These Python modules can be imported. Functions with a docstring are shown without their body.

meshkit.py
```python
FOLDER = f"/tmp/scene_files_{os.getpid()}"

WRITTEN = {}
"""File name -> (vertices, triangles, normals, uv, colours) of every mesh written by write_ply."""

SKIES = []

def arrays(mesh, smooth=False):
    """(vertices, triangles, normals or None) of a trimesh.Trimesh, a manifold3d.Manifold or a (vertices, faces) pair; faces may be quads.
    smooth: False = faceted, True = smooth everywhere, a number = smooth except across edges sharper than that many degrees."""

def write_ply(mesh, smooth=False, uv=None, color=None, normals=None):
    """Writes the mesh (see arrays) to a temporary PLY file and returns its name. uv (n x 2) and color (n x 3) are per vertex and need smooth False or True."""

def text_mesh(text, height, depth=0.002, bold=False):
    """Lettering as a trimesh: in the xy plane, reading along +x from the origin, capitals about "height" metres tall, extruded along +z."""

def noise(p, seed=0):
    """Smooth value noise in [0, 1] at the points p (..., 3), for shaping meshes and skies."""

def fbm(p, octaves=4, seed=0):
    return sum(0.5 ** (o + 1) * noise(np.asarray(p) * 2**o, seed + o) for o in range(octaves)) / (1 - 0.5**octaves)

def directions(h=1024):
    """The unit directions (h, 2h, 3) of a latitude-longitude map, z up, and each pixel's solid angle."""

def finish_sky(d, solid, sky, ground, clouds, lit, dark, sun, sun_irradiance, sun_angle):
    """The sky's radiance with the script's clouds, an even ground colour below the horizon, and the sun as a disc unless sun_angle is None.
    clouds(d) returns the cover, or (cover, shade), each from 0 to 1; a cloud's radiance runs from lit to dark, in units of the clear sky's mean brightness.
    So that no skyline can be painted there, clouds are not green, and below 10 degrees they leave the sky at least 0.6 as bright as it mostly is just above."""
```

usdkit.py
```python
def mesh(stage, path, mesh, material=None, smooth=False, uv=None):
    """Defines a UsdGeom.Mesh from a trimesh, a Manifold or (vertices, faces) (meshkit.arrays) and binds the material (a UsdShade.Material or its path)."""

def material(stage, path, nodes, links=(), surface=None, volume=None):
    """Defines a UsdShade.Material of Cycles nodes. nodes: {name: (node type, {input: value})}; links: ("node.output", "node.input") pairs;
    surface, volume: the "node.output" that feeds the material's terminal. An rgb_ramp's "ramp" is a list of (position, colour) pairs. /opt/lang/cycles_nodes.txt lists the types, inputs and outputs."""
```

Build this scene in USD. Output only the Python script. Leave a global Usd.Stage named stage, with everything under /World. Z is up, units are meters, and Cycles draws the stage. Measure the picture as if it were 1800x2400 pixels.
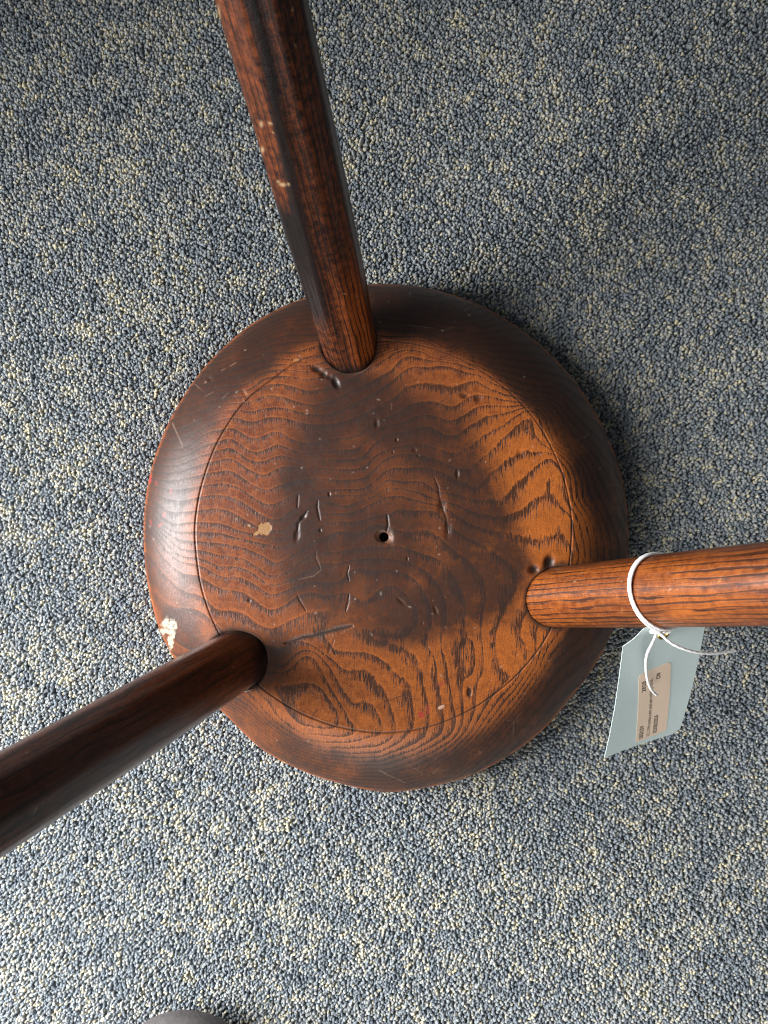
import math
import numpy as np
import trimesh
import usdkit, meshkit
from pxr import Usd, UsdGeom, UsdLux, UsdShade, Sdf, Gf, Vt
from scipy.interpolate import RBFInterpolator, CubicSpline
from scipy.ndimage import map_coordinates, gaussian_filter
from shapely.geometry import Polygon, Point

T = Sdf.ValueTypeNames
stage = Usd.Stage.CreateInMemory()
UsdGeom.SetStageUpAxis(stage, "Z")
UsdGeom.Xform.Define(stage, "/World")
UsdGeom.Scope.Define(stage, "/World/Looks")

# ---------------------------------------------------------------- camera: a phone held straight above the upturned stool
H = 0.493                      # lens height over the carpet, metres
F = 1800.0                     # focal length in units of a 1800 wide frame
cam = UsdGeom.Camera.Define(stage, "/World/camera")
cam.CreateHorizontalApertureAttr(36.0)
cam.CreateVerticalApertureAttr(48.0)
cam.CreateFocalLengthAttr(36.0)
cam.CreateFStopAttr(22.0)
cam.CreateFocusDistanceAttr(0.45)
cam.CreateClippingRangeAttr(Gf.Vec2f(0.02, 50))
cam.AddTranslateOp().Set(Gf.Vec3d(0, 0, H))
cam.CreateExposureAttr(0.0)

# ---------------------------------------------------------------- light: one big window to the left, dim room around
def rect_light(name, pos, target, w, h, power, color):
    L = UsdLux.RectLight.Define(stage, "/World/" + name)
    L.CreateWidthAttr(w); L.CreateHeightAttr(h); L.CreateIntensityAttr(power)
    L.CreateColorAttr(Gf.Vec3f(*color))
    m = Gf.Matrix4d().SetLookAt(Gf.Vec3d(*pos), Gf.Vec3d(*target), Gf.Vec3d(0, 0, 1) if abs(pos[0]-target[0]) + abs(pos[1]-target[1]) > 1e-3 else Gf.Vec3d(0, 1, 0)).GetInverse()
    L.AddTransformOp().Set(m)
    return L

WA = math.radians(-61)
rect_light("window_light", (-1.05, -0.15, 0.50), (-1.05 + math.cos(WA), -0.15 + math.sin(WA), 0.30), 1.05, 0.80, 30.0, (1.0, 0.985, 0.98))
rect_light("doorway_light", (-0.15, -1.25, 0.75), (0.05, -0.2, 0.05), 0.80, 0.80, 4.2, (1.0, 0.98, 0.95))
dome = UsdLux.DomeLight.Define(stage, "/World/room_light")
usdkit.material(stage, "/World/Looks/room", {"b": ("background_shader", {"color": (0.92, 0.96, 1.0), "strength": 0.10})}, surface="b.background")
UsdShade.MaterialBindingAPI.Apply(dome.GetPrim()).Bind(UsdShade.Material.Get(stage, "/World/Looks/room"))


# ---------------------------------------------------------------- helpers
def ray(px, py, z):
    d = H - z
    return np.array([(px - 900) / F * d, -(py - 1200) / F * d, z])


def tag(p, label=None, cat=None, group=None, kind=None):
    p = p.GetPrim() if hasattr(p, "GetPrim") else p
    for k, v in (("label", label), ("category", cat), ("group", group), ("kind", kind)):
        if v:
            p.SetCustomDataByKey(k, v)
    return p


def put(path, m, mat, smooth=True, attrs=None):
    g = usdkit.mesh(stage, "/World/" + path, m, "/World/Looks/" + mat, smooth=smooth)
    for k, a in (attrs or {}).items():
        a = np.asarray(a, np.float32)
        api = UsdGeom.PrimvarsAPI(g)
        if a.ndim == 1:
            api.CreatePrimvar(k, T.FloatArray, "vertex").Set(Vt.FloatArray.FromNumpy(a))
        else:
            api.CreatePrimvar(k, T.Color3fArray, "vertex").Set(Vt.Vec3fArray.FromNumpy(a))
    return g


def tube(points, radius, sides=12, caps=True, closed=False, twist=0.0):
    """A swept round rope; twist > 0 gives it two plies."""
    p = np.asarray(points, float); n = len(p)
    if closed:
        t = np.roll(p, -1, 0) - np.roll(p, 1, 0)
    else:
        t = np.gradient(p, axis=0)
    t /= np.linalg.norm(t, axis=1, keepdims=True)
    a = np.zeros_like(p)
    ref = np.array([0.13, 0.21, 1.0]) if abs(t[0][2]) < .85 else np.array([1.0, .2, .1])
    a[0] = np.cross(t[0], ref); a[0] /= np.linalg.norm(a[0])
    for i in range(1, n):
        v = a[i-1] - t[i] * (a[i-1] @ t[i]); a[i] = v / np.linalg.norm(v)
    b = np.cross(t, a)
    s = np.r_[0, np.cumsum(np.linalg.norm(np.diff(p, axis=0), axis=1))]
    ang = np.arange(sides) * 2 * np.pi / sides
    r = np.broadcast_to(radius, (n,))[:, None] * np.ones((1, sides))
    if twist:
        r = r * (1 + .07 * np.cos(2 * (ang[None] - s[:, None] * twist)))
    v = p[:, None] + r[..., None] * (np.cos(ang)[None, :, None] * a[:, None] + np.sin(ang)[None, :, None] * b[:, None])
    m = n if closed else n - 1
    i, j = np.meshgrid(np.arange(m), np.arange(sides), indexing="ij")
    i2, j2 = (i + 1) % n, (j + 1) % sides
    q = np.stack([i*sides+j, i*sides+j2, i2*sides+j2, i2*sides+j], -1).reshape(-1, 4)
    f = np.vstack([q[:, [0, 1, 2]], q[:, [0, 2, 3]]])
    v = v.reshape(-1, 3)
    if caps and not closed:
        c0, c1 = len(v), len(v) + 1
        v = np.vstack([v, p[0] - t[0]*radius_at(radius, 0)*.4, p[-1] + t[-1]*radius_at(radius, -1)*.4])
        k = np.arange(sides); k2 = (k + 1) % sides
        f = np.vstack([f, np.stack([np.full(sides, c0), k2, k], 1), np.stack([np.full(sides, c1), (n-1)*sides+k, (n-1)*sides+k2], 1)])
    return v, f


def radius_at(r, i):
    return float(np.broadcast_to(r, (1,))[0]) if np.ndim(r) == 0 else float(r[i])


def spline(pts, n):
    pts = np.asarray(pts, float)
    s = np.r_[0, np.cumsum(np.linalg.norm(np.diff(pts, axis=0), axis=1))]
    return CubicSpline(s, pts)(np.linspace(0, s[-1], n))


def smoothstep(x, a, b):
    t = np.clip((x - a) / (b - a), 0, 1)
    return t * t * (3 - 2 * t)


def vn(x, y, fx, fy=None, seed=0, octaves=3):
    fy = fx if fy is None else fy
    return meshkit.fbm(np.stack([x * fx + 50, y * fy + 50, np.full(np.shape(x), .5 + seed)], -1), octaves, seed)


# ---------------------------------------------------------------- materials
def ring_wood(name, coords, g_link, base_a, base_b, dark, stain_rgb, streak_map, w=0.42, feather=0.55, bump=0.00025, rough=0.40, attr="gf", breakup=0.0, spec=0.40, coat=0.14):
    """Ring-porous wood. The primvar `attr` = (ring coordinate, stain, hue). Each ring starts with a crisp dark edge and
    fades out in fine fibre streaks."""
    N = {
        "gf": ("attribute", {"attribute": attr}), "gs": ("separate_xyz", {}),
        "mk": ("attribute", {"attribute": "mk"}), "ma": ("attribute", {"attribute": "ma"}),
        "pos": coords[0],
        "mp": ("mapping", {"mapping_type": "point", "scale": streak_map}),
        "st": ("noise_texture", {"scale": 1.0, "detail": 3.0, "roughness": 0.6}),
        "stc": ("map_range", {"from_min": 0.3, "from_max": 0.7, "to_min": -0.5, "to_max": 0.5}),
        "big": ("noise_texture", {"scale": 42.0, "detail": 3.0, "roughness": 0.55}),
        "bigc": ("map_range", {"from_min": 0.3, "from_max": 0.7, "to_min": -0.5, "to_max": 0.5}),
        "med": ("noise_texture", {"scale": 260.0, "detail": 4.0, "roughness": 0.65}),
        "medc": ("map_range", {"from_min": 0.3, "from_max": 0.7, "to_min": -0.5, "to_max": 0.5}),
        "fin": ("noise_texture", {"scale": 1500.0, "detail": 2.0, "roughness": 0.6}),
        "finc": ("map_range", {"from_min": 0.3, "from_max": 0.7, "to_min": -0.5, "to_max": 0.5}),
        "g1": ("math", {"math_type": "multiply_add", "value2": 0.16}),
        "g2": ("math", {"math_type": "multiply_add", "value2": 0.05}),
        "brk": ("noise_texture", {"scale": 0.33, "detail": 4.0, "roughness": 0.7}),
        "brc": ("map_range", {"from_min": 0.3, "from_max": 0.7, "to_min": -0.62 * breakup, "to_max": 0.62 * breakup}),
        "bra": ("map_range", {"range_type": "smoothstep", "from_min": 0.30, "from_max": 0.80, "to_min": 0.12, "to_max": 1.0, "clamp": True}),
        "brm": ("math", {"math_type": "multiply_add"}),
        "dkv": ("map_range", {"from_min": 0.25, "from_max": 0.75, "to_min": 0.80, "to_max": 0.96, "clamp": True}),
        "neg": ("math", {"math_type": "multiply", "value2": -1.0}),
        "fr": ("math", {"math_type": "floored_modulo", "value2": 1.0}),
        "w1": ("math", {"math_type": "multiply_add", "value2": feather, "value3": w}),
        "w2": ("math", {"math_type": "multiply_add", "value2": 0.42}),
        "df": ("math", {"math_type": "subtract"}),
        "dk": ("map_range", {"range_type": "smoothstep", "from_min": -0.07, "from_max": 0.10, "to_min": 0.0, "to_max": 1.0, "clamp": True}),
        "edge": ("map_range", {"range_type": "smoothstep", "from_min": 0.0, "from_max": 0.07, "to_min": 0.0, "to_max": 1.0, "clamp": True}),
        "dke": ("math", {"math_type": "multiply"}), "sti": ("map_range", {"from_min": -0.35, "from_max": 0.35, "to_min": 0.70, "to_max": 1.0, "clamp": True}), "dks": ("math", {"math_type": "multiply"}),
        "por": ("map_range", {"from_min": 0.54, "from_max": 0.70, "to_min": 0.0, "to_max": 0.55, "clamp": True}),
        "dkm": ("math", {"math_type": "maximum"}),
        "stn1": ("math", {"math_type": "multiply_add", "value2": 0.32}),
        "stn2": ("math", {"math_type": "multiply_add", "value2": 0.30}),
        "stn": ("map_range", {"range_type": "smoothstep", "from_min": 0.12, "from_max": 0.95, "to_min": 0.0, "to_max": 0.93, "clamp": True}),
        "hue1": ("math", {"math_type": "multiply_add", "value2": 0.7}),
        "hue": ("clamp", {}),
        "base": ("mix_color", {"a": base_a, "b": base_b}),
        "bv": ("map_range", {"from_min": -0.5, "from_max": 0.5, "to_min": 0.72, "to_max": 1.3}),
        "bvar": ("mix_color", {"blend_type": "multiply", "fac": 1.0}),
        "bvc": ("combine_xyz", {}),
        "lite": ("map_range", {"from_min": 0.86, "from_max": 1.0, "to_min": 0.0, "to_max": 0.22, "clamp": True}),
        "litc": ("mix_color", {"b": tuple(min(1, c * 1.8) for c in base_b)}),
        "dkf": ("math", {"math_type": "multiply", "value2": 0.90}),
        "grain": ("mix_color", {"b": dark}),
        "scol": ("mix_color", {"a": stain_rgb, "b": tuple(c * 0.80 for c in stain_rgb)}),
        "stained": ("mix_color", {}),
        "col": ("mix_color", {}),
        "h0": ("math", {"math_type": "multiply_add", "value2": 0.38, "value3": -0.42}), "h1": ("math", {"math_type": "multiply_add"}),
        "h2": ("math", {"math_type": "multiply_add", "value2": 0.35}),
        "h3": ("math", {"math_type": "multiply_add", "value2": 0.18}),
        "bmp": ("bump", {"strength": 0.8, "distance": bump, "use_object_space": False}),
        "rg": ("math", {"math_type": "multiply_add", "value2": 0.10, "value3": rough}),
        "rg2": ("math", {"math_type": "multiply_add", "value2": 0.10}),
        "p": ("principled_bsdf", {"specular_ior_level": spec, "coat_weight": coat, "coat_roughness": 0.36}),
    }
    L = [("gf.vector", "gs.vector"), (coords[1], "mp.vector"), ("mp.vector", "st.vector"), ("st.fac", "stc.value"),
         (coords[1], "big.vector"), ("big.fac", "bigc.value"), (coords[1], "med.vector"), ("med.fac", "medc.value"),
         (coords[1], "fin.vector"), ("fin.fac", "finc.value"),
         ("bigc.result", "g1.value1"), ("gs.x", "g1.value3"), ("finc.result", "g2.value1"), ("g1.value", "g2.value3"),
         ("mp.vector", "brk.vector"), ("brk.fac", "brc.value"), ("gs.z", "bra.value"), ("brc.result", "brm.value1"), ("bra.result", "brm.value2"), ("g2.value", "brm.value3"), ("brm.value", "neg.value1"), ("gs.z", "dkv.value"), ("dkv.result", "dkf.value2"), ("neg.value", "fr.value1"),
         ("stc.result", "w1.value1"), ("bigc.result", "w2.value1"), ("w1.value", "w2.value3"),
         ("w2.value", "df.value1"), ("fr.value", "df.value2"), ("df.value", "dk.value"), ("fr.value", "edge.value"),
         ("dk.result", "dke.value1"), ("edge.result", "dke.value2"), ("st.fac", "por.value"),
         ("stc.result", "sti.value"), ("dke.value", "dks.value1"), ("sti.result", "dks.value2"), ("dks.value", "dkm.value1"), ("por.result", "dkm.value2"),
         ("bigc.result", "stn1.value1"), ("gs.y", "stn1.value3"), ("medc.result", "stn2.value1"), ("stn1.value", "stn2.value3"), ("stn2.value", "stn.value"),
         ("medc.result", "hue1.value1"), ("gs.z", "hue1.value3"), ("hue1.value", "hue.value"), ("hue.result", "base.fac"),
         ("finc.result", "bv.value"), ("bv.result", "bvc.x"), ("bv.result", "bvc.y"), ("bv.result", "bvc.z"), ("base.result", "bvar.a"), ("bvc.vector", "bvar.b"),
         ("fr.value", "lite.value"), ("lite.result", "litc.fac"), ("bvar.result", "litc.a"),
         ("dkm.value", "dkf.value1"), ("dkf.value", "grain.fac"), ("litc.result", "grain.a"),
         ("dkm.value", "scol.fac"), ("stn.result", "stained.fac"), ("grain.result", "stained.a"), ("scol.result", "stained.b"),
         ("ma.fac", "col.fac"), ("stained.result", "col.a"), ("mk.color", "col.b"),
         ("stn.result", "h0.value1"), ("h0.value", "h1.value2"), ("dkm.value", "h1.value1"), ("medc.result", "h2.value1"), ("h1.value", "h2.value3"), ("finc.result", "h3.value1"), ("h2.value", "h3.value3"), ("h3.value", "bmp.height"),
         ("dkm.value", "rg.value1"), ("medc.result", "rg2.value1"), ("rg.value", "rg2.value3"),
         ("col.result", "p.base_color"), ("bmp.normal", "p.normal"), ("rg2.value", "p.roughness")]
    if len(coords) > 2:
        L += coords[2]
    return usdkit.material(stage, "/World/Looks/" + name, N, L, surface="p.BSDF")


GEO = (("geometry", {}), "pos.position")
ring_wood("seat_wood", GEO, None, (0.140, 0.036, 0.0130), (0.40, 0.112, 0.019), (0.019, 0.0090, 0.0058), (0.030, 0.0142, 0.0102),
          (1 / 0.00042, 1 / 0.0062, 1 / 0.0062), w=0.31, feather=0.72, rough=0.42, breakup=0.15, bump=0.00014)
LEGC = (("attribute", {"attribute": "lc"}), "pos.vector")      # (round the leg, along the leg, seed) in metres
ring_wood("leg_wood_orange", LEGC, None, (0.100, 0.022, 0.0075), (0.33, 0.092, 0.0150), (0.012, 0.0058, 0.0042), (0.05, 0.017, 0.010),
          (1 / 0.0006, 1 / 0.034, 1.0), w=0.28, feather=0.50, bump=0.0002, rough=0.30)
ring_wood("leg_wood_black", LEGC, None, (0.0165, 0.0060, 0.0042), (0.25, 0.058, 0.0110), (0.0045, 0.0032, 0.0028), (0.0050, 0.0040, 0.0038),
          (1 / 0.0006, 1 / 0.024, 1.0), spec=0.30, coat=0.0, w=0.36, feather=0.50, bump=0.0002, rough=0.30)
ring_wood("leg_wood_brown", LEGC, None, (0.042, 0.0115, 0.0062), (0.125, 0.033, 0.0125), (0.0085, 0.0048, 0.0040), (0.010, 0.0055, 0.0048),
          (1 / 0.0006, 1 / 0.028, 1.0), w=0.34, feather=0.6, bump=0.00012, rough=0.27)


def plain(name, color, rough=0.5, noise=None, bump=0.0, scale=800.0, **kw):
    N = {"p": ("principled_bsdf", {"base_color": color, "roughness": rough, **kw}), "g": ("geometry", {}),
         "n": ("noise_texture", {"scale": scale, "detail": 4.0, "roughness": .6}),
         "c": ("rgb_ramp", {"ramp": [(0.25, tuple(x * (1 - (noise or 0)) for x in color)), (0.75, tuple(min(1, x * (1 + (noise or 0))) for x in color))]}),
         "b": ("bump", {"strength": 1.0, "distance": bump or 1e-6})}
    L = [("g.position", "n.vector")]
    if noise:
        L += [("n.fac", "c.fac"), ("c.color", "p.base_color")]
    if bump:
        L += [("n.fac", "b.height"), ("b.normal", "p.normal")]
    usdkit.material(stage, "/World/Looks/" + name, N, L, surface="p.BSDF")


plain("tag_paper", (0.66, 0.79, 0.775), 0.62, noise=0.05, bump=0.00006, scale=900)
plain("tag_fold", (0.52, 0.62, 0.64), 0.6)
plain("sticker_paper", (0.93, 0.73, 0.56), 0.55, noise=0.03, scale=500)
plain("ink", (0.012, 0.008, 0.007), 0.6)
plain("brass", (0.72, 0.52, 0.20), 0.28, metallic=1.0)
plain("cotton", (0.93, 0.92, 0.91), 0.8, noise=0.08, bump=0.0002, scale=2600)
plain("shoe_upper", (0.080, 0.074, 0.075), 0.60, noise=0.28, bump=0.0003, scale=420)
plain("shoe_sole", (0.045, 0.043, 0.043), 0.7, noise=0.2, bump=0.0003, scale=300)
plain("backing", (0.13, 0.145, 0.155), 0.95, noise=0.5, scale=350)
usdkit.material(stage, "/World/Looks/yarn", {
    "a": ("attribute", {"attribute": "yarn"}), "g": ("texture_coordinate", {}),
    "n": ("noise_texture", {"scale": 2600.0, "detail": 2.0}), "r": ("map_range", {"from_min": 0.3, "from_max": 0.7, "to_min": 0.72, "to_max": 1.28}),
    "rc": ("combine_xyz", {}), "m": ("mix_color", {"blend_type": "multiply", "fac": 1.0}),
    "b": ("bump", {"strength": 0.6, "distance": 0.00025}),
    "p": ("principled_bsdf", {"roughness": 0.85, "sheen_weight": 0.12, "sheen_roughness": 0.5, "specular_ior_level": 0.25})},
    [("g.object", "n.vector"), ("n.fac", "r.value"), ("r.result", "rc.x"), ("r.result", "rc.y"), ("r.result", "rc.z"),
     ("a.color", "m.a"), ("rc.vector", "m.b"), ("m.result", "p.base_color"), ("n.fac", "b.height"), ("b.normal", "p.normal")], surface="p.BSDF")

# ---------------------------------------------------------------- carpet
rng = np.random.default_rng(11)
base_quad = (np.array([[-.8, -.95, 0], [.8, -.95, 0], [.8, .95, 0], [-.8, .95, 0]], float), np.array([[0, 1, 2, 3]]))
tag(put("floor", base_quad, "backing", smooth=False), "dark woven backing of the carpet under its loops", "floor", kind="structure")

PAL = np.array([[.135, .160, .188], [.190, .225, .257], [.245, .267, .275], [.310, .323, .318], [.405, .402, .360], [.53, .49, .35]])


def loop_mesh(k, c1, c2, r):
    """One tuft: a two-ply yarn arched up out of the backing."""
    vs, fs, cs, o = [], [], [], 0
    n = 9
    u = np.linspace(0, np.pi, n)
    hgt, half = r.uniform(.0020, .0024), r.uniform(.00060, .00092)
    lean = r.normal(0, .00035, 2)
    mid = np.stack([-half*np.cos(u)*1.0 + lean[0]*np.sin(u), lean[1]*np.sin(u), hgt*np.sin(u)**.8], 1)
    tw = r.uniform(1.2, 2.4); ph = r.uniform(0, 6.28)
    for q, c in ((0, c1), (np.pi, c2)):
        off = .00038 * np.stack([np.zeros(n), np.cos(ph + q + tw*u), .55*np.sin(ph + q + tw*u)], 1)
        v, f = tube(mid + off, .00058, sides=7, caps=False)
        vs.append(v); fs.append(f + o); o += len(v)
        cs.append(np.tile(c, (len(v), 1)))
    return np.vstack(vs), np.vstack(fs), np.vstack(cs)


pile = UsdGeom.PointInstancer.Define(stage, "/World/carpet_pile")
tag(pile, "blue, grey and cream flecked loop pile carpet under the upturned stool", "carpet", kind="stuff")
protos, mix = [], []
combos = [(0, 0), (0, 1), (0, 2), (0, 4), (1, 1), (1, 2), (1, 3), (1, 4), (1, 5), (2, 2), (2, 3), (2, 1), (2, 4), (2, 5), (3, 3), (3, 2), (3, 4), (3, 5), (4, 4), (4, 5), (5, 5), (5, 3), (0, 3), (3, 1)]
for k, (a, b) in enumerate(combos):
    for rep in range(2):
        j1, j2 = rng.uniform(.85, 1.15, 2)
        v, f, c = loop_mesh(k, PAL[a]*j1, PAL[b]*j2, rng)
        path = f"carpet_pile/loop_{len(protos)+1:03d}"
        put(path, (v, f), "yarn", smooth=True, attrs={"yarn": c})
        protos.append("/World/" + path); mix.append((a, b))
mix = np.array(mix)
pile.CreatePrototypesRel().SetTargets([Sdf.Path(p) for p in protos])
SP = 0.00198
ii, jj = np.meshgrid(np.arange(-285, 286), np.arange(-310, 311), indexing="ij")
P = np.stack([(ii + .5*(jj % 2)) * SP, jj * SP * .90], -1).reshape(-1, 2)
th = math.radians(-24)
P = P @ np.array([[math.cos(th), math.sin(th)], [-math.sin(th), math.cos(th)]])
P += rng.normal(0, SP*.17, P.shape)
P += np.stack([vn(P[:, 0], P[:, 1], 45, seed=3) - .5, vn(P[:, 0], P[:, 1], 45, seed=4) - .5], 1) * .004
keep = (abs(P[:, 0]) < .34) & (abs(P[:, 1]) < .42) & ~(np.hypot(P[:, 0], P[:, 1] + .017) < .118)
P = P[keep]; n = len(P)
lum = vn(P[:, 0], P[:, 1], 130, 95, seed=7, octaves=3) * 1.0 + rng.normal(0, .17, n) + .34*(vn(P[:, 0], P[:, 1], 30, seed=9) - .5)
q = np.argsort(np.argsort(lum)) / n
cut = np.array([.13, .37, .66, .86, .945])
c1 = np.searchsorted(cut, q)
q2 = np.clip(q + rng.normal(0, .22, n), 0, .999)
c2 = np.searchsorted(cut, q2)
cost = (mix[None, :, 0] - c1[:, None])**2 + (mix[None, :, 1] - c2[:, None])**2 + rng.uniform(0, .9, (n, len(mix)))
cost2 = (mix[None, :, 1] - c1[:, None])**2 + (mix[None, :, 0] - c2[:, None])**2 + rng.uniform(0, .9, (n, len(mix)))
idx = np.minimum(cost, cost2).argmin(1)
ang = math.radians(58) + rng.normal(0, .42, n) + 1.2*(vn(P[:, 0], P[:, 1], 60, seed=21) - .5)
sc = rng.uniform(.86, 1.16, n)
pile.CreatePositionsAttr(Vt.Vec3fArray.FromNumpy(np.column_stack([P, rng.uniform(-.0006, .0002, n)]).astype(np.float32)))
pile.CreateProtoIndicesAttr(Vt.IntArray.FromNumpy(idx.astype(np.int32)))
tilt = rng.normal(0, .16, (n, 2))
qz = np.stack([np.cos(ang/2), np.zeros(n), np.zeros(n), np.sin(ang/2)], 1)
qx = np.stack([np.ones(n), tilt[:, 0]/2, tilt[:, 1]/2, np.zeros(n)], 1); qx /= np.linalg.norm(qx, axis=1, keepdims=True)
w0, x0, y0, z0 = qx.T; w1, x1, y1, z1 = qz.T
Q = np.stack([w0*w1-x0*x1-y0*y1-z0*z1, w0*x1+x0*w1+y0*z1-z0*y1, w0*y1-x0*z1+y0*w1+z0*x1, w0*z1+x0*y1-y0*x1+z0*w1], 1)
pile.CreateOrientationsAttr(Vt.QuathArray([Gf.Quath(*map(float, r)) for r in Q]))
pile.CreateScalesAttr(Vt.Vec3fArray.FromNumpy(np.stack([sc, sc, sc*rng.uniform(.9, 1.1, n)], 1).astype(np.float32)))

# ---------------------------------------------------------------- stool seat
# Plan coordinates of the seat's underside: trace units (1/4 mm or so), origin top left, y down; the seat lies round (899, 1260).
OUT = [(880,670.5),(955,674),(1029,687),(1089,706),(1142,728),(1198,762),(1254,803),(1302,848),(1347,900),(1381,949),(1414,1009),(1440,1069),(1455,1121),(1467,1181),(1470.5,1233),(1471,1306),(1462,1390),(1433,1482),(1414,1526),(1377,1586),(1328,1646),(1284,1702),(1235,1743),(1179,1781),(1119,1814),(1048,1837),(973,1852),(909,1861),(818,1843),(739,1821),(674,1792),(619,1763),(576,1724),(532,1677),(470,1620),(402,1536),(373,1474),(355,1405),(344,1348),(339,1286),(338,1247),(341,1192),(352,1120),(370,1059),(399,990),(435,928),(482,863),(532,813),(583,769),(637,737),(692,711.5),(760,690),(820,676)]
RING = [(752,826.5),(713,840),(677,859),(641,889),(605,913),(573,942),(549,971),(528,1005),(508,1039),(496,1068),(482,1109),(470,1150),(461,1195),(458,1222),(457,1261),(462,1307),(474,1384),(486,1422),(498,1451),(513,1485),(555,1550),(603,1604),(644,1635),(695,1666),(731,1683),(786,1702),(839,1712),(897,1718),(948,1714),(1006,1704),(1069,1680),(1117,1656),(1165,1622),(1206,1588),(1245,1545),(1286,1485),(1320,1400),(1335,1314),(1340,1258),(1340,1210),(1331,1160),(1317,1106),(1300,1065),(1269,1005),(1235,959),(1196,920),(1148,882),(1100,851),(993,810),(954,802),(892,800),(820,806)]
CX, CY = 900.0, 1260.0
ZS = 0.045                                     # height of the underside above the carpet


def polar_radius(pts, th):
    p = np.array(pts, float); a = np.arctan2(-(p[:, 1] - CY), p[:, 0] - CX); r = np.hypot(p[:, 0] - CX, p[:, 1] - CY)
    o = np.argsort(a); a, r = a[o], r[o]
    g = np.linspace(-np.pi, np.pi, 721)[:-1]
    rr = np.interp(g, np.r_[a - 2*np.pi, a, a + 2*np.pi], np.r_[r, r, r])
    rr = gaussian_filter(rr, 5, mode="wrap")
    return np.interp((th + np.pi) % (2*np.pi) - np.pi, np.r_[g, np.pi], np.r_[rr, rr[0]])


def T1(*p): return [(400 + .2411*x, 800 + .2411*y) for x, y in p]
def T2(*p): return [(800 + .2411*x, 800 + .2411*y) for x, y in p]
def T3(*p): return [(1100 + .2411*x, 800 + .2411*y) for x, y in p]
def T4(*p): return [(320 + .2411*x, 1150 + .2411*y) for x, y in p]
def T5(*p): return [(700 + .2411*x, 1150 + .2411*y) for x, y in p]
def T6(*p): return [(1000 + .2411*x, 1150 + .2411*y) for x, y in p]
def T7(*p): return [(550 + .2411*x, 1500 + .2411*y) for x, y in p]
def T8(*p): return [(900 + .2411*x, 1480 + .2411*y) for x, y in p]


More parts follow.
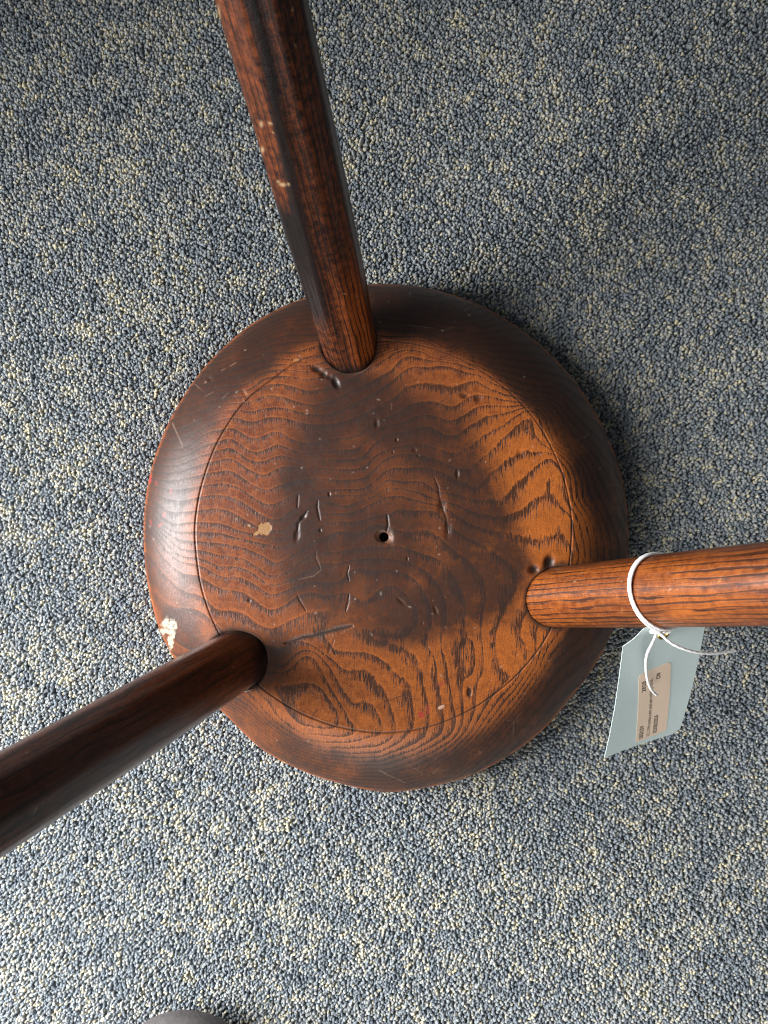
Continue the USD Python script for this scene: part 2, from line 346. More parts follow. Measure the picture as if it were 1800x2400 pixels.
# growth rings as seen on the underside: (ring number, points along it)
RINGS = [
 (66, [(655,719),(710,704)]), (66, [(880,687),(917,691),(970,702),(1030,712)]),
 (63, [(554,805),(605,769),(655,744),(713,737)]), (63, [(880,713),(936,713),(992,728),(1037,740)]),
 (60, [(561,824),(619,787),(677,769),(728,769)]), (60, [(880,743),(992,755),(1062,772)]),
 (58, [(583,831),(641,805),(692,798),(739,798)]), (57, [(880,800),(955,800),(1003,812),(1060,835)]),
 (57, T1((480,270),(600,190),(700,150),(900,105),(1100,100),(1250,110),(1330,70),(1430,20))),
 (56, T1((400,330),(520,290),(640,240),(750,210),(850,180),(1050,165),(1180,185),(1300,150),(1440,130))),
 (55, T1((330,470),(430,420),(520,330),(620,320),(720,310),(820,255),(1000,215),(1150,220),(1250,240),(1400,230))),
 (54, T1((200,500),(330,455),(430,430),(560,440),(700,430),(790,400),(830,320),(950,270),(1080,265),(1250,285),(1350,290))),
 (53, T1((180,610),(330,520),(450,500),(560,480),(780,470),(850,380),(960,335),(1100,325),(1200,350),(1320,375),(1450,340))),
 (52, T1((120,660),(300,600),(450,560),(750,520),(900,430),(1030,405),(1150,415),(1260,460),(1390,490),(1540,440)) + T2((120,330),(400,180),(500,100),(600,50),(750,40),(850,70))),
 (51, T1((90,720),(200,690),(350,640),(480,610),(600,600),(760,590),(880,535),(1040,525),(1150,555),(1250,595),(1390,625),(1500,595),(1650,530)) + T2((100,470),(200,430),(340,350),(500,290),(570,190),(660,155),(820,180),(930,170),(1100,170))),
 (50, T1((20,860),(130,840),(250,790),(400,725),(560,670),(650,660),(780,690),(900,655),(1060,640),(1200,665),(1400,715),(1540,700),(1650,660)) + T2((80,630),(330,480),(450,400),(560,310),(640,250),(760,235),(840,255),(960,230),(1100,250),(1250,300))),
 (49, T1((0,950),(120,920),(230,870),(370,800),(500,750),(620,735),(800,780),(950,725),(1080,730),(1250,780),(1400,800),(1560,790)) + T2((60,760),(300,660),(420,590),(520,560),(620,440),(740,415),(860,400),(970,405),(1050,440),(1180,410),(1330,360))),
 (48, T1((0,1050),(100,1030),(200,980),(300,920),(400,860),(520,850),(590,825),(700,890),(810,960),(870,945),(960,880),(1050,880),(1150,950),(1280,1000),(1420,970),(1600,940)) + T2((120,940),(230,880),(330,800),(430,740),(560,690),(660,610),(780,590),(870,580),(980,600),(1060,640),(1150,600),(1260,530))),
 (47, T1((0,1140),(90,1130),(200,1080),(330,1000),(450,985),(540,945),(620,950),(700,1030),(830,1090),(920,1050),(1050,990),(1180,1055),(1300,1085)) + T2((0,1050),(150,1050),(240,960),(350,840),(500,800),(640,780),(720,720),(860,710),(960,740),(1060,790),(1150,730),(1300,640))),
 (46, T1((0,1200),(120,1190),(250,1120),(430,1070),(540,1020),(620,1035),(720,1120),(830,1170),(930,1145),(1070,1095),(1200,1140),(1300,1170)) + T2((0,1140),(200,1130),(300,1000),(420,890),(650,860),(740,815),(880,820),(980,890),(1080,940),(1150,900),(1220,820),(1390,720))),
 (45, T1((150,1230),(370,1170),(480,1150),(600,1125),(680,1185),(800,1260),(890,1310),(980,1260),(1100,1200),(1160,1210)) + T2((0,1240),(200,1230),(300,1120),(450,1060),(620,1010),(800,1000),(950,1060),(1100,1110),(1250,1030),(1400,900),(1560,830)) + T3((400,760),(560,640))),
 (44, T1((340,1280),(470,1265),(590,1245),(700,1320),(820,1410),(910,1465),(1000,1430),(1100,1370),(1200,1330)) + T2((0,1340),(180,1330),(300,1250),(420,1130),(560,1080),(740,1090),(900,1130),(1100,1230),(1250,1260),(1350,1140),(1500,1030)) + T3((300,960),(450,800),(640,700))),
 (43, T1((310,1400),(420,1385),(570,1385),(660,1420),(780,1490),(870,1560),(950,1600),(1080,1560),(1200,1480)) + T2((0,1440),(200,1440),(330,1350),(470,1220),(600,1230),(780,1210),(900,1240),(1050,1290),(1180,1360),(1300,1420)) + T3((50,1450),(200,1280),(350,1150),(560,1060),(690,1080))),
 (42, T1((280,1510),(400,1490),(540,1500),(680,1545),(800,1620)) + T4((1100,150),(1220,230),(1320,290)) ),
 (42, T2((0,1560),(150,1520),(330,1450),(420,1330),(520,1350),(640,1370),(760,1350),(860,1400),(950,1500))), (42, T3((300,1560),(450,1380),(600,1250),(760,1130),(830,1110))),
 (41, T4((300,190),(500,200),(640,190),(780,170),(900,190),(1010,245),(1120,310),(1250,380),(1450,390)) + T5((160,90),(400,90),(480,75),(700,60))),
 (41, T3((500,1620),(700,1480),(850,1380),(890,1300))),
 (40, T4((250,230),(350,330),(540,300),(640,310),(760,300),(870,330),(960,375),(1080,410),(1300,440))), (40, T6((1100,520),(1200,440),(1300,400),(1370,280))), (40, T5((330,230),(600,180),(800,60),(1000,40))),
 (39, T4((230,300),(350,390),(480,400),(620,385),(720,400),(820,400),(960,450),(1080,470),(1200,500),(1320,520))), (39, T6((1160,640),(1300,640),(1380,640))), (39, T5((330,300),(550,300),(720,270),(880,240),(960,170),(1200,190),(1350,180))),
 (38, T4((190,330),(350,450),(480,480),(600,480),(750,500),(900,520),(1040,545),(1160,590),(1290,670),(1380,740))), (38, T5((380,380),(600,400),(680,320),(760,280),(950,380),(1070,410),(1250,380))),
 (37, T4((270,420),(400,560),(500,575),(610,570),(740,600),(840,640),(940,640),(1040,660),(1130,710),(1230,780),(1290,830))), (37, T5((170,560),(330,620),(480,560),(640,540),(820,560),(1000,540),(1200,620))),
 (36, T4((270,480),(380,620),(480,660),(610,640),(700,680),(800,740),(900,735),(1030,745),(1130,790),(1240,880),(1290,930))), (36, T5((230,690),(400,710),(560,660),(730,640),(900,660),(1100,700))),
 (35, T4((150,350),(270,530),(380,650),(480,700),(560,690),(620,710),(730,780),(850,850),(960,830),(1080,860),(1200,930),(1300,1020),(1400,980))), (35, T5((250,960),(400,940),(450,800),(560,720),(700,760),(900,760),(1050,800))),
 (34, T4((120,480),(250,640),(380,770),(480,815),(580,800),(640,830),(730,900),(850,965),(980,975),(1080,1000),(1180,1070),(1290,1180),(1380,1150)) + T5((0,1000),(180,980),(300,950),(430,960),(560,1060),(660,1110),(740,1000),(880,900),(1000,960),(1100,1080))),
 (33, T4((110,560),(180,700),(300,860),(420,960),(520,1000),(630,1000),(690,1070),(790,1170),(900,1160),(1000,1170),(1100,1220),(1200,1300),(1300,1360),(1380,1320),(1480,1270)) + T5((250,1150),(400,1200),(560,1250),(720,1230),(860,1130),(960,1100),(1080,1200))),
 (32, T4((130,850),(200,1000),(300,1120),(400,1140),(550,1140),(660,1180),(740,1270),(900,1420))),
 (31, T4((500,1400),(560,1310),(640,1310),(720,1370))),
 # lower half: flame figure round the blank patch
 (31.0, T7((400,240),(480,280),(560,170),(640,95),(740,90),(860,160),(960,300),(1050,480),(1150,640),(1210,600),(1260,585),(1330,590),(1390,700),(1440,860),(1420,950))),
 (30.0, T7((320,300),(530,285),(600,170),(680,130),(780,150),(840,250),(860,330),(960,500),(1040,620),(1090,780))),
 (29.0, T7((310,430),(560,430),(700,415),(840,440),(930,560),(1020,700),(1050,830),(900,880),(780,860))),
 (28.2, T7((760,620),(850,650),(900,760))),
 (32.0, T7((700,30),(820,110),(950,190),(1050,290),(1130,305),(1240,270),(1330,310),(1420,430),(1500,560),(1540,700),(1570,860),(1540,960),(1400,1045),(1200,1060),(1000,1055))),
 (33.0, T7((950,100),(1080,110),(1250,110),(1400,150),(1480,230),(1560,330)) + T8((108,410),(230,480),(290,640),(295,900),(250,1000),(100,1130),(0,1150))),
 (34.0, T5((540,1370),(700,1430),(830,1420),(900,1470),(1010,1520)) + T8((250,170),(340,280),(375,400),(400,560),(440,700),(445,900),(400,1050),(250,1140),(0,1210))),
 (35.0, T8((420,160),(500,250),(530,400),(560,640),(595,800),(600,920),(560,1030),(400,1110),(200,1190),(0,1265))),
 (36.0, T8((540,130),(600,230),(615,350),(640,520),(700,760),(720,900),(680,1000),(500,1110),(300,1200),(0,1320))),
 (37.0, T8((720,110),(720,250),(790,400),(750,600),(780,760),(770,900),(700,1050),(500,1180),(300,1270),(0,1375))),
 (36.3, T8((830,140),(800,300),(835,420))),
 (37.0, T8((880,130),(905,300),(850,420))),
 (38.0, T8((950,60),(970,250),(960,410),(880,490),(900,650),(900,800),(780,1010),(600,1160),(300,1330))),
 (39.0, T8((1070,20),(1095,330),(1200,420),(1275,450),(1100,600),(980,760),(860,980),(700,1150),(400,1340))),
 (39.6, T8((1260,20),(1270,240),(1350,300))),
 (40.5, T8((1400,60),(1480,120),(1420,330),(1250,560),(1060,800),(900,1020),(700,1220),(400,1400),(0,1480))),
 (42.5, T8((1560,150),(1500,330),(1330,620),(1100,900),(900,1130),(700,1300),(400,1460))),
 (45, T8((1640,330),(1500,560),(1300,800),(1000,1160),(700,1390),(420,1500))),
 (30.0, T7((330,600),(390,720),(500,830),(650,920),(780,900),(900,925),(1050,960),(1200,930))),
 (31.0, T7((150,560),(240,640),(330,760),(480,880),(650,975),(860,1000),(1100,1000),(1280,940))),
 (33.0, T7((0,590),(130,640),(270,800),(450,940),(650,1040),(900,1100),(1200,1110),(1440,1110))),
 (35.0, T7((0,650),(150,750),(330,890),(600,1060),(900,1160),(1200,1190),(1440,1190))),
 (37.0, T7((0,700),(150,830),(330,980),(600,1140),(900,1230),(1200,1260),(1440,1270))),
 (39.5, T7((0,760),(200,960),(400,1100),(650,1240),(900,1310),(1200,1350),(1440,1360))),
 (43, T7((0,820),(250,1070),(500,1240),(750,1350),(1000,1430),(1300,1470),(1600,1480))),
 # right side
 (57, [(1200,800)]*2), (54, [(1290,870),(1292,872)]), (52, [(1360,960),(1362,963)]), (50.5, [(1420,1060),(1421,1063)]), (49, [(1455,1180),(1455,1185)]), (47, [(1455,1310),(1455,1315)]), (46, [(1430,1450),(1429,1454)]),
 (54, [(1150,850),(1152,852)]), (50, [(1235,935),(1237,938)]), (47, [(1310,1040),(1312,1044)]), (45, [(1370,1170),(1371,1174)]), (43, [(1385,1310),(1385,1316)]),
]


def build_field():
    pts, val = [], []
    for g, line in RINGS:
        p = np.array(line, float)
        s = np.r_[0, np.cumsum(np.hypot(*np.diff(p, axis=0).T))]
        m = max(2, int(s[-1] / 17))
        u = np.linspace(0, max(s[-1], 1e-6), m)
        pts.append(np.stack([np.interp(u, s, p[:, 0]), np.interp(u, s, p[:, 1])], 1)); val.append(np.full(m, float(g)))
    pts, val = np.vstack(pts), np.concatenate(val)
    pts += rng.normal(0, .01, pts.shape)
    f = RBFInterpolator(pts, val, smoothing=4.0, kernel="linear")
    gx, gy = np.arange(320, 1500, 6.0), np.arange(650, 1885, 6.0)
    X, Y = np.meshgrid(gx, gy)
    G = f(np.stack([X.ravel(), Y.ravel()], 1)).reshape(X.shape)
    return gaussian_filter(G, 0.9)


GRID = build_field()


def field(px, py):
    return map_coordinates(GRID, [(py - 650) / 6, (px - 320) / 6], order=3, mode="nearest")


def seg_dist(px, py, line):
    """distance to a polyline and the position along it, 0..1"""
    d = np.full(px.shape, 1e9); s = np.zeros(px.shape); tot = 0
    line = np.array(line, float); L = np.hypot(*np.diff(line, axis=0).T)
    for k in range(len(line) - 1):
        a, b = line[k], line[k+1]; e = b - a
        t = np.clip(((px - a[0])*e[0] + (py - a[1])*e[1]) / (e @ e), 0, 1)
        dd = np.hypot(px - a[0] - t*e[0], py - a[1] - t*e[1])
        better = dd < d
        d = np.where(better, dd, d); s = np.where(better, (tot + t*L[k]) / L.sum(), s); tot += L[k]
    return d, s


LEGS = [  # entry point on the underside, a second point of the axis and how far below the lens it is, radii there
    dict(a=(817, 800), b=(613, 0), db=.285, r=[(0, .0158), (.03, .0166), (.07, .0172), (.16, .0169), (.34, .0155)], mat="leg_wood_black"),
    dict(a=(1312, 1400), b=(1800, 1368.5), db=.3235, r=[(0, .0174), (.05, .0178), (.15, .0176), (.34, .016)], mat="leg_wood_orange"),
    dict(a=(549, 1552), b=(0, 1882), db=.295, r=[(0, .0176), (.05, .0181), (.16, .0176), (.34, .016)], mat="leg_wood_brown"),
]
for lg in LEGS:
    lg["A"] = ray(*lg["a"], ZS); lg["B"] = ray(*lg["b"], H - lg["db"])
    v = lg["B"] - lg["A"]; lg["dir"] = v / np.linalg.norm(v)

NR, NT = 430, 1400
t = np.linspace(0, 1, NR)[1:]
rho = np.where(t < .12, t*.35, .042 + (t - .12) * (1 - .042) / .88)     # finer rings round the screw hole
th = np.linspace(0, 2*np.pi, NT, endpoint=False)
RO, RI = polar_radius(OUT, th), polar_radius(RING, th)
kd = (H - ZS) / F                               # trace unit in metres at the underside
zr = 0.012                                      # height of the widest part of the rim
RO_m, RI_m = RO * (H - zr) / F, RI * kd
Cxy = np.array([(CX - 900) * kd, -(CY - 1200) * kd])
rm = rho[:, None] * RO_m[None]
X = Cxy[0] + rm * np.cos(th); Y = Cxy[1] + rm * np.sin(th)
u = np.clip((rm - RI_m) / (RO_m - RI_m), 0, 1)
inner = np.clip(rm / RI_m, 0, 1)
Z = ZS + .0012*(1 - inner**2) - (ZS - zr) * (.50*u**1.25 + .50*(1 - np.sqrt(np.clip(1 - u**2.3, 0, 1))))
PX = 900 + X*F/(H - Z); PY = 1200 - Y*F/(H - Z)
dz = np.zeros_like(Z)
stain = np.zeros_like(Z); hue = np.zeros_like(Z)
ma = np.zeros_like(Z); mk = np.zeros(Z.shape + (3,))


def blob(x, y, rx, ry, rot=0.0, I=slice(None)):
    c, s = math.cos(math.radians(rot)), math.sin(math.radians(rot))
    dx, dy = PX[I] - x, PY[I] - y
    return np.hypot((dx*c + dy*s) / rx, (-dx*s + dy*c) / ry)


def near(x0, y0, x1, y1, pad):
    return np.nonzero((PX > x0 - pad) & (PX < x1 + pad) & (PY > y0 - pad) & (PY < y1 + pad))


def mark(m, color, I=None):
    """lays a spot of colour over the wood where m is stronger than what is there"""
    if I is None:
        I = np.nonzero(m > .004); m = m[I]
    take = m > ma[I]
    J = tuple(q[take] for q in I)
    mk[J] = color; ma[J] = m[take]


def deepen(amount, I):
    stain[I] = np.maximum(stain[I], amount)


# old finish: dark patches where it has gathered, worn to orange elsewhere
for x, y, rx, ry, rot, a in [(940,975,150,60,18,.75),(1030,1060,120,55,38,.85),(1110,1180,60,130,-16,.95),(1160,1300,50,110,0,.90),(1085,1395,120,70,-30,.80),(950,1450,150,55,0,.65),
                             (715,1120,60,130,8,.80),(700,1310,70,130,-12,.65),(900,1180,190,200,0,.58),(900,1330,200,140,0,.68),(860,930,110,60,0,.55),(780,900,60,45,0,.55),(630,1560,60,80,20,.55),
                             (780,1030,90,70,0,.45),(1180,1340,70,60,0,.5),(905,1000,60,40,0,.35),(640,1545,40,60,0,.35)]:
    stain += a * np.exp(-blob(x, y, rx, ry, rot)**1.9)
stain = .86*(1 - np.exp(-1.35*stain)) / (1 - math.exp(-1.35)) ; stain = np.minimum(stain, .9)
deg = (np.degrees(th) + 360) % 360
rim_amt = np.interp(deg, [0, 20, 45, 70, 100, 125, 150, 170, 200, 225, 250, 270, 290, 310, 330, 345, 360], [.74, .88, .93, .93, .90, .86, .86, .82, .70, .62, .80, .84, .86, .90, .95, .88, .74])
rim_in = np.interp(deg, [0, 20, 45, 70, 100, 150, 200, 225, 250, 270, 290, 310, 330, 360], [.16, .02, -.12, -.1, .02, .0, .04, .08, .14, .20, .24, .18, .06, .16])
stain = np.maximum(stain, rim_amt[None] * smoothstep((rm - RI_m) / (RO_m - RI_m), rim_in[None] - .10, rim_in[None] + .30))
edge = smoothstep(rm / RO_m, .968, .992)         # bare wood along the worn outer edge
stain = stain * (1 - .8*edge)
hue = .36 + .46*smoothstep(PX + .75*PY, 1600, 2250) + .25*(vn(PX, PY, 1/70., seed=5) - .5) + .3*np.exp(-blob(1230, 1230, 150, 300)**2)
hue -= .25*np.exp(-blob(560, 1150, 180, 300)**2)

# scored circle
sd = (rm - RI_m) * 1000 + .25*(vn(PX, PY, 1/60., seed=31) - .5)
sc_w = .38
groove = np.exp(-(sd / sc_w)**2)
gdeg = np.interp(deg, [0, 40, 60, 95, 130, 180, 230, 300, 360], [.8, .5, .3, .4, .85, 1.0, .85, .95, .8])[None]
dz -= .00065 * groove * gdeg
mark(.88 * np.exp(-((sd + .1) / .42)**2) * gdeg * np.interp(deg, [0, 140, 165, 205, 235, 360], [1, 1, .35, .35, 1, 1])[None], (.012, .008, .006))

# legs enter here: dark dirty ring and a slight gap
for lg, gap in zip(LEGS, (1.0, .8, 1.0)):
    A, D = lg["A"], lg["dir"]
    V = np.stack([X, Y, Z], -1) - A
    al = V @ D
    rad = np.linalg.norm(V - al[..., None]*D, axis=-1) - lg["r"][0][1]
    stain = np.maximum(stain, .9*np.exp(-(np.maximum(rad, 0) / .0042)**1.3))
    dz -= .0012 * gap * np.exp(-(np.maximum(rad - .0002, 0) / .0007)**2)
    mark(.35*np.exp(-((rad - .0011) / .00045)**2) * vn(PX, PY, 1/25., seed=61), (.30, .25, .21))
    dz = np.where(rad < -.002, -.004, dz)

# dents, gouges and cracks
DENTS = [(742,866,13,7,20,1.2),(758,877,8,8,0,1.2),(787,897,7,13,-25,1.4),(772,884,6,7,0,.6),(572,922,4,9,-25,.5),(492,889,5,5,0,.9),(883,993,5,10,0,.6),(930,1031,3,4,0,.6),(972,1055,5,5,0,.5),(980,1068,3,3,0,.4),(921,1059,2.5,4,0,.4),
         (1072,1111,4,10,0,.7),(1089,928,11,7,15,.8),(1121,935,9,9,0,.8),(1036,1186,9,17,8,.8),(1050,1242,8,17,5,.8),(696,1254,6,14,8,.8),(711,1212,8,5,-40,.6),(1251,1335,11,11,0,2.0),(1287,1318,11,16,10,2.2),
         (941,1410,12,4,40,.5),(1021,1430,4,10,-20,.6),(772,1158,2.5,5,0,.8),(751,1243,2.5,4,0,.8),(955,1310,2.5,5,10,.5),(1220,1065,7,10,-20,.6),(584,1408,4,4,0,.7),(990,1461,2,4,20,.4),(1258,905,8,7,0,.5)]
for x, y, rx, ry, rot, d in DENTS:
    I = near(x, y, x, y, 3*max(rx, ry))
    b = blob(x, y, rx, ry, rot, I)
    dz[I] -= .0007*d*np.exp(-b**3)
    deepen(np.minimum(.95*d, 1)*np.exp(-(b*.8)**2), I)
    if d > 1.1:
        mark(.75*np.exp(-b**2.5), (.012, .009, .008), I)
for line, w, d, darkness in [([(668,1508),(690,1502),(712,1494),(735,1491),(770,1481),(800,1473),(826,1467)], 8.0, 1.7, .95), ([(786,1535),(775,1510),(770,1530),(784,1498)], 3, .4, .5),
                             ([(745,1172),(744,1190),(750,1220)], 2.5, .6, .7), ([(697,1395),(707,1415),(718,1432)], 2.3, .5, .6), ([(818,1392),(816,1412),(811,1432)], 3.0, .5, .5), ([(819,1326),(814,1345),(819,1362)], 2.0, .45, .8),
                             ([(699,1160),(697,1190)], 2.6, .5, .6), ([(720,1198),(712,1212),(700,1226),(698,1245)], 3.0, .7, .7), ([(1018,1120),(1027,1140),(1030,1165),(1036,1186),(1046,1215),(1050,1250)], 3.2, .5, .7),
                             ([(908,1206),(910,1232),(904,1252)], 3.0, .7, .5), ([(740,1290),(741,1310),(752,1335)], 1.4, .3, .3), ([(914,1641),(945,1630)], 1.6, .35, .8), ([(728,1685),(745,1663)], 1.6, .35, .9), ([(1012,960),(1052,930)], 1.3, .3, .6)]:
    q = np.array(line)
    I = near(*q.min(0), *q.max(0), 3*w + 4)
    dd, s = seg_dist(PX[I], PY[I], line)
    wob = w * (.6 + .8*vn(PX[I], PY[I], 1/9., seed=44)) * np.sqrt(np.clip(4*s*(1 - s) + .12, 0, 1))
    dz[I] -= .0006*d*np.exp(-(dd / wob)**2)
    mark(darkness*np.exp(-(dd / (wob*.72))**2), (.020, .014, .011), I)
# screw hole with a chipped mouth
hb = np.hypot(PX - 900, PY - 1259)
ha = np.arctan2(PY - 1259, PX - 900)
mouth = 19 + 4*np.sin(2*ha + 1) + 3*(vn(PX, PY, 1/6., seed=8) - .5)
dz -= .0013*np.clip(1 - (hb - 10) / (mouth - 10), 0, 1)
dz = np.where(hb < 11.0, -.014*smoothstep(-hb, -11.0, -9.6) - .0013, dz)
mark(.75*smoothstep(-hb, -mouth - 2, -mouth + 4)*(hb > 10)*(.35 + .65*(np.cos(ha - .2) > -.2)), (.16, .075, .042))
mark(.7*np.exp(-(blob(917, 1256, 5, 14, -8))**2)*(hb > 11.5), (.34, .25, .20))
mark((hb < 10.6)*1.0, (.004, .003, .003))
# paint spots, chips, scratches
wp = blob(398, 1471, 26, 34, -20) + 1.5*(vn(PX, PY, 1/15., seed=71, octaves=4) - .47)
wp2 = np.minimum(wp, blob(401, 1508, 9, 20, 15) + 1.4*(vn(PX, PY, 1/10., seed=72) - .45)); wp2 = np.minimum(wp2, blob(388, 1458, 9, 16, 20) + 1.2*(vn(PX, PY, 1/10., seed=73) - .45))
mark(.80*smoothstep(-wp2, -.84, -.60)*(.35 + .65*smoothstep(vn(PX, PY, 1/4.5, seed=76), .34, .52)), (.42, .385, .30))
dz += .00012*smoothstep(-wp2, -.95, -.72)
ch = blob(618, 1240, 19, 16, -20) + 1.0*(vn(PX, PY, 1/11., seed=74) - .45); ch = np.minimum(ch, blob(600, 1250, 9, 5, -30)); ch = np.minimum(ch, blob(582, 1232, 4, 4))
mark(.85*smoothstep(-ch, -1.0, -.85), (.36, .20, .085)); dz -= .00022*smoothstep(-ch, -1.0, -.85)
mark(.8*smoothstep(-blob(694, 844, 9, 4, -8), -1, -.7), (.42, .19, .06))
for x, y, rx, ry, rot, a in [(987,1675,7,8,0,.75),(1003,1660,5,14,0,.30),(1036,1602,14,3,-28,.45),(352,1122,5,12,15,.40),(366,1132,4,7,0,.25),(385,1206,4,8,15,.45),(376,1230,8,3,-35,.45),(354,1225,3,10,-15,.30),(400,1152,4,7,0,.3)]:
    I = near(x, y, x, y, 30)
    b = blob(x, y, rx, ry, rot, I) + 1.3*(vn(PX[I], PY[I], 1/6., seed=75) - .5)
    mark(a*smoothstep(-b, -1.1, -.6), (.42, .03, .035), I)
mark(.9*smoothstep(-blob(1035, 1657, 10, 5, -25), -1, -.8), (.62, .36, .25)); dz += .0003*smoothstep(-blob(1035, 1657, 10, 5, -25), -1, -.8)
kn = blob(1100, 1622, 6, 12); mark(.85*smoothstep(-kn, -1.1, -.8), (.014, .009, .007)); dz -= .0006*smoothstep(-kn, -1.2, -.7); stain = np.maximum(stain, .4*np.exp(-(blob(1100, 1620, 14, 30))**2))
for line, a, w in [([(404,992),(429,1047)], .55, 1.6), ([(430,1047),(420,1050)], .3, 1.4), ([(700,1358),(735,1350),(752,1336)], .45, 1.1), ([(752,1336),(746,1308)], .3, 1.0), ([(900,1812),(950,1835)], .5, 1.1), ([(884,1803),(906,1814)], .4, 1.1),
                   ([(1205,1690),(1202,1728)], .5, 1.1), ([(1198,1700),(1222,1670)], .4, 1.0), ([(1210,1695),(1220,1684)], .45, 1.2), ([(1190,1690),(1204,1686)], .35, 1.0), ([(1210,1672),(1216,1680)], .4, 1.1), ([(540,858),(553,850)], .5, 1.6), ([(520,868),(527,864)], .4, 1.5),
                   ([(740,1645),(750,1638)], .5, 1.2), ([(1014,1812),(1028,1800)], .5, 1.2), ([(1018,1812),(1052,1802)], .35, 1.0), ([(970,1800),(990,1814)], .4, 1.0), ([(1122,1768),(1128,1762)], .5, 1.2), ([(1090,728),(1096,721)], .5, 1.2), ([(955,762),(1016,769)], .4, 1.0), ([(1035,777),(1064,766)], .35, 1.0), ([(1369,1026),(1378,1018)], .5, 1.2),
                   ([(895,794),(918,798),(955,803)], .4, 1.2), ([(970,806),(996,810)], .45, 1.3), ([(917,960),(918,945)], .4, 1.0), ([(630,930),(650,915)], .25, 1.0), ([(640,998),(665,1010)], .25, 1.0), ([(1227,1108),(1225,1120)], .2, 1.0), ([(455,900),(475,915)], .3, 1.2), ([(480,930),(500,918)], .35, 1.0), ([(520,935),(536,920)], .3, 1.1), ([(548,925),(562,945)], .3, 1.0)]:
    q = np.array(line)
    I = near(*q.min(0), *q.max(0), 8)
    dd, s = seg_dist(PX[I], PY[I], line)
    mark(.62*a*np.exp(-(dd / (.8*w))**2)*(.2 + 1.4*vn(PX[I], PY[I], 1/6., seed=81)), (.42, .29, .21), I)
for _ in range(240):                              # dust and nicks
    a, r = rng.uniform(0, 2*np.pi), math.sqrt(rng.uniform(.02, .97))
    x, y = CX + r*560*math.cos(a), CY + r*585*math.sin(a)
    s0 = rng.uniform(.8, 1.9)
    I = near(x, y, x, y, 7)
    b = blob(x, y, s0*rng.uniform(.8, 2.2), s0, rng.uniform(0, 180), I)
    mark(rng.uniform(.2, .6)*np.exp(-b**2), (.50, .40, .32) if rng.uniform() < .6 else (.02, .014, .01), I)
# hand shaping: slight unevenness
dz += .0006*(vn(PX, PY, 1/110., seed=91) - .5) + .00012*(vn(PX, PY, 1/22., seed=92) - .5)
G = field(PX, PY)
Zf = Z + dz*np.where(u > .97, (1-u)/.03, 1)
top = np.stack([X, Y, Zf], -1)
below = []
for rr, z in ((1.0, .0085), (.997, .0060), (.985, .0036), (.95, .0024)):
    below.append(np.stack([Cxy[0] + RO_m*rr*np.cos(th), Cxy[1] + RO_m*rr*np.sin(th), np.full(NT, z)], -1))
V = np.concatenate([top] + [b[None] for b in below], 0)
nrow = len(V)
attr = np.stack([G, stain, hue], -1)
attr = np.concatenate([attr, np.repeat(attr[-1:], len(below), 0)], 0)
MA = np.concatenate([ma, np.zeros((len(below), NT))], 0); MK = np.concatenate([mk, np.zeros((len(below), NT, 3))], 0)
i, j = np.meshgrid(np.arange(nrow - 1), np.arange(NT), indexing="ij"); j2 = (j + 1) % NT
qd = np.stack([i*NT + j, (i+1)*NT + j, (i+1)*NT + j2, i*NT + j2], -1).reshape(-1, 4)
FV = np.vstack([V.reshape(-1, 3), [[*Cxy, Zf[0].mean()], [*Cxy, .0024]]])
c0, c1 = len(FV) - 2, len(FV) - 1
k = np.arange(NT); k2 = (k + 1) % NT
FF = np.vstack([qd[:, [0, 1, 2]], qd[:, [0, 2, 3]], np.stack([np.full(NT, c0), k, k2], 1), np.stack([np.full(NT, c1), (nrow-1)*NT + k2, (nrow-1)*NT + k], 1)])
pad = lambda a, n: np.concatenate([a.reshape(-1, *a.shape[2:]), np.repeat(a.reshape(-1, *a.shape[2:])[:1], 2, 0)], 0)

stool = UsdGeom.Xform.Define(stage, "/World/milking_stool")
tag(stool, "old three legged round wooden stool lying upside down on the carpet", "stool")
put("milking_stool/seat", (FV, FF), "seat_wood", smooth=True, attrs={"gf": pad(attr, 2), "ma": pad(MA, 2), "mk": pad(MK, 2)})


